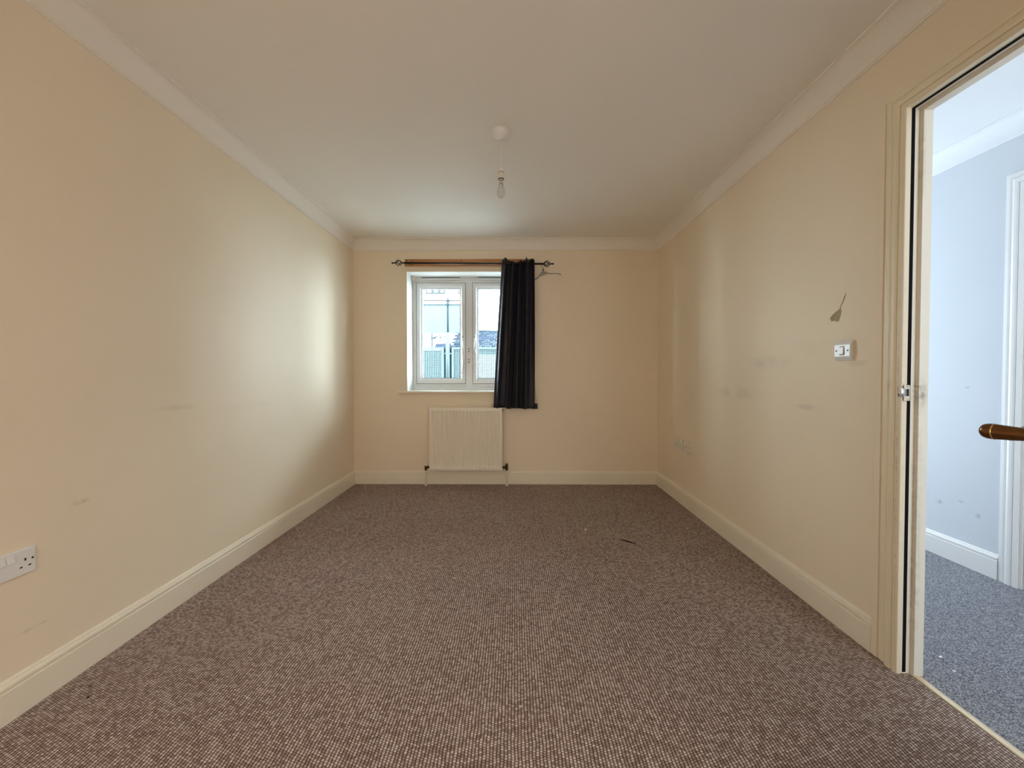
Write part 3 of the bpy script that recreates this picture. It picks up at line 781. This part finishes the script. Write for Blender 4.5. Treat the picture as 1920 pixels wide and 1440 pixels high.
bl = MB().lathe([(0.0112, 0.110), (0.0122, 0.098), (0.0150, 0.088), (0.0195, 0.078), (0.0225, 0.066), (0.0232, 0.056), (0.0220, 0.046), (0.0180, 0.037), (0.0110, 0.031), (0.0050, 0.0292), (0.0, 0.029)], (px+0.001, py, 2.013), (0, 0, 1), 32)
bl.build('bulb', M['bulb_glass'], pd)
fl = MB().lathe([(0.0, 0.104), (0.008, 0.104), (0.006, 0.094), (0.003, 0.085), (0.0, 0.084)], (px+0.001, py, 2.013), (0, 0, 1), 14)
fl.tube([(px-0.003, py, 2.101), (px-0.009, py, 2.077), (px-0.005, py, 2.073), (px+0.001, py, 2.076), (px+0.007, py, 2.073), (px+0.011, py, 2.077), (px+0.005, py, 2.101)], 0.0007, 6)
fl.build('filament_stem', M['plastic_old'], pd)

# ------------------------------------------------------------------ electrical fittings
# light switch on the right wall: sloped surface box
sw = thing('light_switch', (XR, 1.650, 1.1885), 'white light switch with sloping edges beside the doorway', 'light switch')
yc, zc = 1.6500, 1.1885
def frustum(mb, x0, x1, yc, zc, hy0, hz0, hy1, hz1):
    vs = [(x0, yc+a*hy0, zc+b*hz0) for a, b in ((-1,-1),(1,-1),(1,1),(-1,1))] + [(x1, yc+a*hy1, zc+b*hz1) for a, b in ((-1,-1),(1,-1),(1,1),(-1,1))]
    return mb.add(vs, [(0,1,2,3), (7,6,5,4), (0,4,5,1), (1,5,6,2), (2,6,7,3), (3,7,4,0)])
frustum(MB(), XR, XR-0.005, yc, zc, 0.0430, 0.0435, 0.0425, 0.0430).build('back_box', M['plastic_old'], sw, 0.002)
frustum(MB(), XR-0.0052, XR-0.016, yc, zc, 0.0425, 0.0425, 0.0400, 0.0260).build('face_plate', M['plastic'], sw, 0.0025, 3)
xf = XR-0.016
rk = MB(); rk.add([(xf-0.0005, yc-0.010, zc-0.017), (xf-0.0005, yc+0.010, zc-0.017), (xf-0.0055, yc+0.010, zc-0.015), (xf-0.0055, yc-0.010, zc-0.015),
                   (xf-0.0005, yc-0.010, zc+0.017), (xf-0.0005, yc+0.010, zc+0.017), (xf-0.0025, yc+0.010, zc+0.016), (xf-0.0025, yc-0.010, zc+0.016)],
                  [(0,1,2,3), (4,7,6,5), (0,4,5,1), (3,2,6,7), (0,3,7,4), (1,5,6,2)])
B(xf-0.0006, xf+0.001, yc-0.0115, yc+0.0115, zc-0.0185, zc+0.0185).build('rocker_recess', M['hole'], sw)
rk.build('rocker', M['plastic'], sw, 0.0012)
for s_ in (-1, 1):
    MB().lathe([(0, 0.0010), (0.0030, 0.0009), (0.0034, 0)], (xf, yc+s_*0.0285, zc), (-1, 0, 0), 14).build('screw', M['hole'], sw)

def pins(parent, x, sgn, yc, zc, s=1.0):
    """UK socket apertures; x = face, sgn = outward direction; viewer's right = +sgn side"""
    for (dy, dz, hy, hz_) in ((0, 0.0125, 0.0022, 0.0042), (-0.011, -0.0095, 0.0034, 0.0021), (0.011, -0.0095, 0.0034, 0.0021)):
        B(min(x, x+sgn*0.0006), max(x, x+sgn*0.0006), yc+dy*s-hy, yc+dy*s+hy, zc+dz-hz_, zc+dz+hz_).build('pin_hole', M['hole'], parent)
# double socket on the left wall
sl = thing('wall_socket', (XL, 1.180, 0.483), 'white double wall socket on the left wall', 'wall socket', 'white double wall sockets')
sl['label'] = 'white double socket low on the left wall at the picture edge'
del sl['group']
B(XL, XL+0.010, 1.107, 1.253, 0.442, 0.524).build('face_plate', M['plastic'], sl, 0.0025, 3)
xf = XL+0.010
pins(sl, xf, 1, 1.2260, 0.477); pins(sl, xf, 1, 1.1340, 0.477)
for y in (1.1900, 1.1660):
    rk = MB(); rk.add([(xf-0.001, y-0.0085, 0.490), (xf-0.001, y+0.0085, 0.490), (xf+0.0055, y+0.0085, 0.492), (xf+0.0055, y-0.0085, 0.492),
                       (xf-0.001, y-0.0085, 0.517), (xf-0.001, y+0.0085, 0.517), (xf+0.0010, y+0.0085, 0.516), (xf+0.0010, y-0.0085, 0.516)],
                      [(0,1,2,3), (4,7,6,5), (0,4,5,1), (3,2,6,7), (0,3,7,4), (1,5,6,2)])
    rk.build('rocker', M['plastic'], sl, 0.001)
for y in (1.245, 1.115):
    MB().lathe([(0, 0.0008), (0.0030, 0.0007), (0.0034, 0)], (xf, y, 0.487), (1, 0, 0), 12).build('screw', M['hole'], sl)
# double socket and aerial outlet on the right wall
sr = thing('wall_socket', (XR, 3.237, 0.505), 'pale double socket low on the right wall, nearer the corner', 'wall socket')
B(XR-0.024, XR, 3.164, 3.310, 0.462, 0.548).build('back_box', M['plastic_old'], sr, 0.002)
B(XR-0.032, XR-0.0242, 3.164, 3.310, 0.462, 0.548).build('face_plate', M['plastic_old'], sr, 0.0025, 3)
pins(sr, XR-0.032, -1, 3.275, 0.497); pins(sr, XR-0.032, -1, 3.200, 0.497)
for y in (3.247, 3.227):
    B(XR-0.037, XR-0.0315, y-0.0085, y+0.0085, 0.515, 0.540).build('rocker', M['plastic_old'], sr, 0.001)
ar = thing('aerial_outlet', (XR, 3.098, 0.502), 'single outlet plate with one dark hole on the right wall', 'aerial outlet')
B(XR-0.024, XR, 3.055, 3.141, 0.459, 0.545).build('back_box', M['plastic_old'], ar, 0.002)
B(XR-0.032, XR-0.0242, 3.055, 3.141, 0.459, 0.545).build('face_plate', M['plastic_old'], ar, 0.0025, 3)
MB().torus((XR-0.0325, 3.098, 0.502), (1, 0, 0), 0.0075, 0.0015, 18, 8).build('coaxial_ring', M['plastic_old'], ar)
MB().lathe([(0, 0.0012), (0.0060, 0.0010), (0.0062, 0)], (XR-0.032, 3.098, 0.502), (-1, 0, 0), 16).build('coaxial_hole', M['hole'], ar)
for y in (3.066, 3.130):
    MB().lathe([(0, 0.0010), (0.0030, 0.0009), (0.0034, 0)], (XR-0.032, y, 0.502), (-1, 0, 0), 12).build('screw', M['plastic'], ar)

# ------------------------------------------------------------------ paint damage on the right wall
ch = thing('torn_paint_patch', (XR, 1.70, 1.34), 'torn patch of missing paint with a crack above the light switch', 'paint damage')
P = [(1.680, 1.369), (1.673, 1.362), (1.676, 1.350), (1.688, 1.318), (1.700, 1.319), (1.712, 1.325), (1.726, 1.322), (1.729, 1.338), (1.716, 1.349), (1.700, 1.358)]
MB().ext(P, lambda u, v: (XR-0.0002, u, v), lambda u, v: (XR-0.0010, u, v)).build('bare_plaster', M['chip_plaster'], ch)
MB().tube([(XR-0.0004, 1.652, 1.433), (XR-0.0004, 1.660, 1.415), (XR-0.0004, 1.664, 1.405), (XR-0.0004, 1.672, 1.392), (XR-0.0004, 1.680, 1.378), (XR-0.0004, 1.679, 1.367)], [0.0010, 0.0022, 0.0020, 0.0016, 0.0012, 0.0020], 8).build('crack', M['chip_plaster'], ch)
rows = [[(XR-0.0010, 1.727, 1.336), (XR-0.006, 1.732, 1.330)], [(XR-0.0010, 1.714, 1.349), (XR-0.007, 1.722, 1.347)], [(XR-0.0010, 1.698, 1.359), (XR-0.005, 1.704, 1.361)], [(XR-0.0010, 1.681, 1.368), (XR-0.002, 1.684, 1.372)]]
fl_ = MB().grid(rows).build('paint_flap', M['wall'], ch)
s4 = fl_.modifiers.new('solid', 'SOLIDIFY'); s4.thickness = 0.0006

# ------------------------------------------------------------------ bits on the carpets
def scrap(name, x, y, r, mat, label, cat, flat=0.35, seed=0):
    rnd = random.Random(seed)
    mb = MB(); n = 9
    vs = []
    for k in range(n):
        a = 2*math.pi*k/n; rr = r*(0.65+0.5*rnd.random())
        vs.append((x+rr*math.cos(a), y+rr*math.sin(a)*0.8, 0.0006))
    for k in range(n):
        a = 2*math.pi*k/n; rr = r*(0.35+0.4*rnd.random())
        vs.append((x+rr*math.cos(a), y+rr*math.sin(a)*0.8, 0.0006+r*flat*(0.6+0.6*rnd.random())))
    vs.append((x, y, r*flat*0.9))
    fs = [(k, (k+1) % n, n+(k+1) % n, n+k) for k in range(n)] + [(n+k, n+(k+1) % n, 2*n) for k in range(n)] + [tuple(range(n))[::-1]]
    mb.add(vs, fs)
    return tag(mb.build(name, mat), label, cat)
scrap('paper_scrap', 0.497, 2.68, 0.0095, M['paper'], 'largest white scrap lying on the brown carpet, toward the right', 'scrap', 0.6, 1)
scrap('plaster_crumb', 0.655, 2.685, 0.005, M['paper'], 'tiny pale crumb on the carpet right of the largest white scrap', 'crumb', 0.5, 2)
scrap('plaster_crumb', -0.900, 1.269, 0.0045, M['paper'], 'tiny white crumb on the near left carpet', 'crumb', 0.4, 3)
scrap('plaster_crumb', -0.322, 2.034, 0.006, M['paper'], 'small white crumb on the middle of the carpet', 'crumb', 0.4, 4)
scrap('plaster_crumb', -1.454, 3.715, 0.009, M['paper'], 'small white crumb by the far left corner skirting', 'crumb', 0.5, 5)
scrap('plaster_crumb', 0.022, 1.243, 0.0035, M['paper'], 'tiny white crumb on the near carpet at the centre', 'crumb', 0.4, 6)
scrap('dark_fluff', -1.437, 1.268, 0.007, M['dark_scrap'], 'dark speck of fluff on the carpet near the left skirting', 'fluff', 0.3, 7)
scrap('dark_fluff', -1.483, 1.315, 0.005, M['dark_scrap'], 'smaller dark speck nearest the left skirting', 'fluff', 0.3, 8)
scrap('dark_fluff', 0.395, 2.545, 0.008, M['dark_scrap'], 'dark speck of fluff left of the dark twig', 'fluff', 0.3, 9)
scrap('plaster_crumb', 1.215, 2.70, 0.006, M['paper'], 'small white crumb on the carpet near the right skirting', 'crumb', 0.4, 12)
tw = MB().tube([(0.690, 2.520, 0.004), (0.715, 2.495, 0.005), (0.745, 2.475, 0.004), (0.775, 2.448, 0.004)], [0.002, 0.004, 0.005, 0.002], 8)
tag(tw.build('twig', M['dark_scrap']), 'short dark twig lying on the brown carpet', 'twig')
scrap('paper_scrap', 1.640, 1.475, 0.008, M['paper'], 'white scrap on the grey hallway carpet, further from the strip', 'scrap', 0.3, 10)
scrap('paper_scrap', 1.612, 1.405, 0.006, M['paper'], 'white scrap on the grey hallway carpet, nearer the strip', 'scrap', 0.3, 11)

# ------------------------------------------------------------------ outside the window
GZ = -0.35
tag(B(-14, 12, D+0.31, 22, GZ-0.2, GZ).build('yard_ground', M['ext_ground']), 'grey paved yard outside the window', 'ground', kind='structure')
YH = 14.0
# unseen overhang on two posts, added to keep the high sky off the room
bc = thing('added_overhang', (-0.475, 5.2, 2.62), 'unseen overhang slab added above the window outside to block high sky', 'added_overhang')
B(-3.6, 2.6, 4.10, 6.15, 2.62, 2.80).build('slab', M['ext_ground'], bc, 0.01)
for x in (-3.5, 2.5):
    B(x-0.06, x+0.06, 6.0, 6.12, GZ, 2.62).build('post', M['ext_pole'], bc)
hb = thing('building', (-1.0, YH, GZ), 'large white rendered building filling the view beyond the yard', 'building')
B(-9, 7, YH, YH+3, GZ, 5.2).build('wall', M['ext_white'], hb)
def PX(px, Y): return (px-965)/722*Y
def PZ(py, Y): return 1.09-(py-701)/722*Y
for (a, b_) in ((799, 812), (812, 824), (824, 835)):
    f = rect_frame(MB(), PX(a, YH), PX(b_, YH), PZ(552, YH), PZ(524, YH), 0.05, YH-0.05, YH+0.002).build('window', M['ext_frame'], hb)
    B(PX(a, YH)+0.045, PX(b_, YH)-0.045, YH-0.02, YH+0.001, PZ(552, YH)+0.045, PZ(524, YH)-0.045).build('pane', M['ext_pane'] if a > 820 else M['ext_white'], f)
f = rect_frame(MB(), PX(859, YH), PX(864, YH), PZ(552, YH), PZ(524, YH), 0.03, YH-0.05, YH+0.002).build('window', M['ext_frame'], hb)
B(PX(780, YH), PX(868, YH), YH-0.10, YH+0.001, PZ(565, YH), PZ(563.8, YH)).build('gutter', M['ext_brown'], hb)

YS = 9.6
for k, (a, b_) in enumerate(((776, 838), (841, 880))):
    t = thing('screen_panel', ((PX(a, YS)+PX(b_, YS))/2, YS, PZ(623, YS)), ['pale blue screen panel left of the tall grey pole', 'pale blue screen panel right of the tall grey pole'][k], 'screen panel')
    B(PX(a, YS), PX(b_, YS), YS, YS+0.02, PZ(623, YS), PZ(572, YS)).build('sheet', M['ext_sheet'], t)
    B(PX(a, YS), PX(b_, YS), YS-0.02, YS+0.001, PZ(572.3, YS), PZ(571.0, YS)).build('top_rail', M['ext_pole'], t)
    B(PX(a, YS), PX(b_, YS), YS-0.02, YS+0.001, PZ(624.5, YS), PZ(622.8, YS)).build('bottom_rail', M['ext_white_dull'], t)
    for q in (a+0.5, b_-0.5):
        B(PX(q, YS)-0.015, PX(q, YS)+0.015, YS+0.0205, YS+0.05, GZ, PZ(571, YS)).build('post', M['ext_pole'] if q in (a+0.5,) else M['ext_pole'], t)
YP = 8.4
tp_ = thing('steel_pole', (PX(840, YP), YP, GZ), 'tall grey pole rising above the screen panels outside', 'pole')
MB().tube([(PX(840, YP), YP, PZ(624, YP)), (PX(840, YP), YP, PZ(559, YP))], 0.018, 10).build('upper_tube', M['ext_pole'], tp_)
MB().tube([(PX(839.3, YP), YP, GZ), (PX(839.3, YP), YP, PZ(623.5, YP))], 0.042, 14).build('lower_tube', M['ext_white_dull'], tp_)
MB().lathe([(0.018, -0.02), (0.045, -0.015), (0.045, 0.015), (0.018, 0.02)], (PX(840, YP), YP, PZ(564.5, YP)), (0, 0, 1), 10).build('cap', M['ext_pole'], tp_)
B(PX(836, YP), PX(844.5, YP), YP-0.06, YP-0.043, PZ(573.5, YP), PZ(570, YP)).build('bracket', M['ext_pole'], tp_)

# outbuilding with slate roof behind the fence: slates joined, too small to tell apart one by one
ob = thing('outbuilding', (-0.6, 11.0, GZ), 'low dark brick outbuilding with a patchy slate roof behind the fence', 'outbuilding')
Yo = 10.6
B(-2.05, 1.6, Yo+0.1, Yo+3.0, GZ, PZ(650, Yo)).build('wall', M['ext_dark'], ob)
z0, z1 = PZ(650, Yo), PZ(622, Yo+1.2)
rs_ = random.Random(3)
slm, slp = MB(), MB()
nr, nc = 9, 24
for i in range(nr):
    for j in range(nc):
        x = -1.78 + j*0.14 + (0.07 if i % 2 else 0); y = Yo + 1.2*i/nr; z = z0 + (z1-z0)*i/nr
        dz = (z1-z0)/nr; dy = 1.2/nr; lift = 0.012 + 0.01*rs_.random()
        tgt = slp if rs_.random() < (0.55 if i < 3 else 0.25) else slm
        vs = [(x+0.003, y-0.01, z+lift), (x+0.137, y-0.01, z+lift), (x+0.137, y+dy, z+dz+0.004), (x+0.003, y+dy, z+dz+0.004),
              (x+0.003, y-0.01, z+lift-0.035), (x+0.137, y-0.01, z+lift-0.035), (x+0.137, y+dy, z+dz-0.006), (x+0.003, y+dy, z+dz-0.006)]
        tgt.add(vs, [(0,1,2,3), (7,6,5,4), (0,4,5,1), (1,5,6,2), (2,6,7,3), (3,7,4,0)])
slm.build('slate_roof', M['ext_slate'], ob, kind='stuff')
so2 = slp.build('pale_slates', M['ext_pale_slate'], ob, kind='stuff'); so2['label'] = 'paler lichened slates'
MB().tube([(-1.85, Yo+1.2, z1+0.03), (1.6, Yo+1.2, z1-0.06)], 0.035, 8).build('ridge', M['ext_pole'], ob)

# lower lean-to roof running off to the left
lr = MB(); lr.add([(PX(815, 9.9), 9.9, PZ(651.5, 9.9)), (PX(846, 9.9), 9.9, PZ(651.5, 9.9)), (PX(846, 10.5), 10.5, PZ(643, 10.5)), (PX(817, 10.5), 10.5, PZ(644.5, 10.5)),
    (PX(815, 9.9), 9.9, PZ(651.5, 9.9)-0.05), (PX(846, 9.9), 9.9, PZ(651.5, 9.9)-0.05), (PX(846, 10.5), 10.5, PZ(643, 10.5)-0.05), (PX(817, 10.5), 10.5, PZ(644.5, 10.5)-0.05)],
    [(0,1,2,3), (7,6,5,4), (0,4,5,1), (1,5,6,2), (2,6,7,3), (3,7,4,0)])
lr.build('lean_to_roof', M['ext_slate'], ob)
# lattice fence panels
YFn = 8.0
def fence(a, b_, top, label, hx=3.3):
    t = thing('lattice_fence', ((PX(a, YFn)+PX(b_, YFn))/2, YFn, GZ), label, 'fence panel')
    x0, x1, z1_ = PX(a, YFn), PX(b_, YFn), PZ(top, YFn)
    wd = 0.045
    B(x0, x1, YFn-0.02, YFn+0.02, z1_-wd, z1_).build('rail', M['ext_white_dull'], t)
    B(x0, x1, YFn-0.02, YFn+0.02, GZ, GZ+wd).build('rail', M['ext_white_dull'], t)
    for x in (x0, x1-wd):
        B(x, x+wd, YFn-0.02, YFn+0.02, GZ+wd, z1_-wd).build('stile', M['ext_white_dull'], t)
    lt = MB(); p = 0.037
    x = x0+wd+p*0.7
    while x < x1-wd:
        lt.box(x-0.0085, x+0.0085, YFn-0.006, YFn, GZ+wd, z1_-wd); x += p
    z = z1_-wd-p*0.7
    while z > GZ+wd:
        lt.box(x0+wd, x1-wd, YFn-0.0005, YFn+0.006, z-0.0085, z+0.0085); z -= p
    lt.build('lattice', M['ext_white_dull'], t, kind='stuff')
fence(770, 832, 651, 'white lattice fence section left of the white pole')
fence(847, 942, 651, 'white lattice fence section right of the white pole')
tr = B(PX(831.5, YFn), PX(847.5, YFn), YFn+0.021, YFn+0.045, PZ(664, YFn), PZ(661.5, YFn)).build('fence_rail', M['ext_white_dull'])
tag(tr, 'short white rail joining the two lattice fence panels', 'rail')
# a dark hedge-backed gap behind the panels
B(-3.6, -1.60, 9.3, 9.4, GZ, PZ(657, 9.3)).build('x', M['ext_dark']).name = 'yard_wall'
tag(bpy.data.objects['yard_wall'], 'low dark wall behind the left lattice panel', 'wall')
# folded airer: post with slanting arms
YA = 8.7
aw_ = thing('rotary_airer', (PX(810, YA), YA, GZ), 'rotary clothes airer with slanting arms behind the left fence panel', 'clothes airer')
MB().tube([(PX(810, YA), YA, GZ), (PX(810, YA), YA, PZ(624, YA))], 0.016, 8).build('post', M['ext_pole'], aw_)
for (x1_, y1_, dy) in ((791, 628, 0.2), (836, 624, 0.3), (838, 632, -0.2), (836, 640, -0.4)):
    sy = 634 if x1_ > 800 else 634
    MB().tube([(PX(810, YA), YA, PZ(sy, YA)), (PX(x1_, YA), YA+dy*0.4, PZ(y1_, YA))], 0.012, 6).build('arm', M['ext_pole'], aw_)
MB().tube([(PX(790, YA), YA, PZ(653, YA)), (PX(812, YA), YA, PZ(653, YA))], 0.010, 6).build('cross_bar', M['ext_pole'], aw_)
